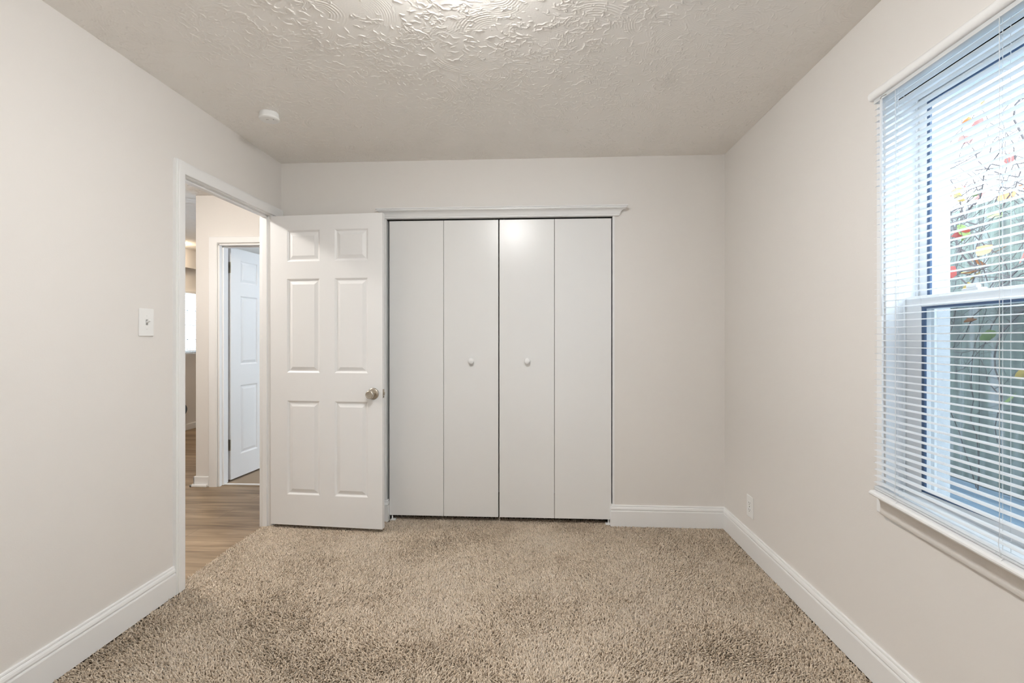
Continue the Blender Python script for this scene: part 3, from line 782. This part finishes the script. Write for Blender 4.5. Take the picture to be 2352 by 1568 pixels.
struct('wall_living_back', B((-3.1, -1.016, 4.2, 4.3, -.02, H)), M['wall'], 'end wall of the distant room', 'wall')
struct('trim_11', B((-3.0, -2.94, 2.2, 4.2, 2.19, H)), M['wall'], 'beige soffit above the small distant window', 'soffit')
# distant window with its own blind
w2 = thing('window_2', 'small bright window in the distant room, seen past the hallway wall', 'window', (-3.0, (LY0 + LY1) / 2, LZ0), kind='structure')
w2m = Matrix.Translation((3.0, -(LY0 + LY1) / 2, -LZ0))
bm = NB(); ring(bm, -3.09, -3.02, LY0, LY1, LZ0, LZ1, .04, .04, .04, .04); box(bm, -3.08, -3.03, LY0, LY1, 1.40, 1.44)
for yy in (2.95, 3.09, 3.25): box(bm, -3.065, -3.05, yy - .008, yy + .008, LZ0, LZ1)
for zz in (1.22, 1.62): box(bm, -3.065, -3.05, LY0, LY1, zz - .008, zz + .008)
bmesh.ops.transform(bm, matrix=w2m, verts=bm.verts[:]); obj('frame', bm, M['vinyl'], w2)
bm = B((-3.058, -3.056, LY0, LY1, LZ0, LZ1)); bmesh.ops.transform(bm, matrix=w2m, verts=bm.verts[:]); obj('pane', bm, M['glass'], w2)
b2 = thing('window_blind', 'white blind half open on the small window in the distant room', 'window blind', (-3.0, 3.1, LZ1))
bm = B((.004, .034, -.30, .30, -.03, 0)); obj('headrail', bm, M['plastic'], b2)
bm = NB()
for k in range(33):
    z = -.060 - k * .0245
    sweep(bm, [[(.006, y_, z), (.031, y_, z + .0085), (.031, y_, z + .0100), (.006, y_, z + .0015)] for y_ in (-.298, .298)])
obj('slats', bm, M['plastic'], b2)
bm = NB()
for yy in (-.28, -.05, .0, .28): tube(bm, [(.019, yy, -.02), (.019, yy, -.84)], .002, 5)
obj('ladder_cord', bm, M['cord'], b2)
# round-top dark object against the distant wall
bm = NB(); lathe(bm, [(.0, 0), (.055, 0), (.075, .012), (.078, .03), (.07, .04), (0, .045)], Matrix.Translation((-3.0, 2.90, .285)) @ Matrix.Rotation(math.pi / 2, 4, 'Y'), 28)
obj('wall_cap', bm, M['bluegrey'], None, 'dark blue-grey round cap low on the tan distant wall', 'wall cap', smooth=40)
def base2(x0, x1, y0, y1, n, lab):
    return struct(n, B((x0, x1, y0, y1, -.008, .075), bev=.004), M['trim'], lab, 'baseboard')
base2(-3.0, -2.985, -2.3, 4.2, 'baseboard_living', 'white baseboard along the tan distant wall')
# hall baseboard with quarter-round shoe at the wall end
bm = NB(); box(bm, -1.131, -.999, YH - .014, YH, -.008, .077, bev=.006); box(bm, -1.131, -1.116, YH - .014, YH + .60, -.008, .077, bev=.006)
box(bm, -1.150, -1.004, YH - .034, YH - .010, -.008, .012, bev=.005); box(bm, -1.150, -1.128, YH - .034, YH + .60, -.008, .012, bev=.005)
struct('baseboard_hall', bm, M['trim'], 'low white hallway baseboard with shoe moulding at the wall end', 'baseboard')
# hall door casing and jamb
bm = NB()
HC = [(0, 0), (0, .010), (.004, .014), (.060, .019), (.068, .0165), (.073, .010), (.075, 0)]
xin, zin = -.9235, 2.0365
rings = [[(xin - w, YH - h, z0 if False else -.008) for w, h in HC]]
rings.append([(xin - w, YH - h, zin + w * .74) for w, h in HC])
rings.append([(-.146 + w, YH - h, zin + w * .74) for w, h in HC])
rings.append([(-.146 + w, YH - h, -.008) for w, h in HC])
sweep(bm, rings)
struct('trim_12', bm, M['trim'], 'white casing around the hallway door', 'door casing', smooth=30)
bm = NB()
box(bm, HX0 - .001, HX0 + .012, YH - .006, YH + .106, -.008, 2.03, bev=.001); box(bm, HX1 - .012, HX1 + .001, YH - .006, YH + .106, -.008, 2.03, bev=.001); box(bm, HX0, HX1, YH - .006, YH + .106, 2.018, 2.031, bev=.001)
box(bm, HX0 + .012, HX0 + .024, YH + .030, YH + .065, -.008, 2.018, bev=.002); box(bm, HX1 - .024, HX1 - .012, YH + .030, YH + .065, -.008, 2.018, bev=.002); box(bm, HX0 + .012, HX1 - .012, YH + .030, YH + .065, 2.006, 2.018, bev=.002)
struct('trim_13', bm, M['trim'], 'white jamb inside the hallway door opening', 'door frame')
struct('trim_14', B((HX0 + .012, HX1 - .012, YH + .035, YH + .055, -.009, .004), bev=.001), M['vinyl'], 'white threshold strip under the hallway door', 'threshold')
d4 = thing('door_4', 'white six-panel door standing open across the hallway', 'door', (-.8924, YH + .122, .012), math.radians(84.6), kind='structure')
obj('door_slab', slab(), M['door'], d4)
for z in (.30, 1.84):
    bm = B((-.0016, .0005, .001, .030, z - .048, z + .048), bev=.0005)
    tube(bm, [(-.006, .039, z - .048), (-.006, .039, z + .048)], .0055, 10)
    box(bm, -.011, -.009, .028, .052, z - .048, z + .048)
    obj('hinge', bm, M['brass'], d4, label='worn metal hinge')
# room behind the hall door
struct('floor_bedroom_far', B((-1.016, 1.7, YH + .02, 3.1, -.10, -.004)), mat('far_carpet', (0.40, 0.315, 0.235), .95, .1, bump=(260, .008, 1.0)), 'tan carpet of the room across the hall', 'floor')
struct('wall_bedroom_far', B((-1.016, 1.7, 3.0, 3.1, -.02, H), (1.0, 1.1, YH + .1, 1.0, -.02, H), (1.0, 1.1, 2.6, 3.0, -.02, H), (1.0, 1.1, 1.0, 2.6, -.02, .7), (1.0, 1.1, 1.0, 2.6, 2.1, H)), M['wall'], 'walls of the room across the hall', 'wall')
# lamps of the hall and the distant room (out of view)
for nm, loc, lab in (('ceiling_light', (-2.80, 2.50, H), 'flush ceiling light in the distant room'), ('ceiling_light', (-.78, -.52, H), 'flush ceiling light in the hallway')):
    c2 = thing(nm, lab, 'ceiling light', loc)
    bm = NB(); lathe(bm, [(.118, -.001), (.12, .008), (.114, .014), (.10, .015)], F, 36); obj('base_ring', bm, M['trim'], c2, smooth=30)
    bm = NB(); lathe(bm, [(.10, .012), (.108, .02), (.105, .036), (.08, .055), (.04, .064), (0, .066)], F, 36); obj('glass_dome', bm, M['hall_lamp'] if 'distant' in lab else M['hall_lamp_near'], c2, smooth=40)
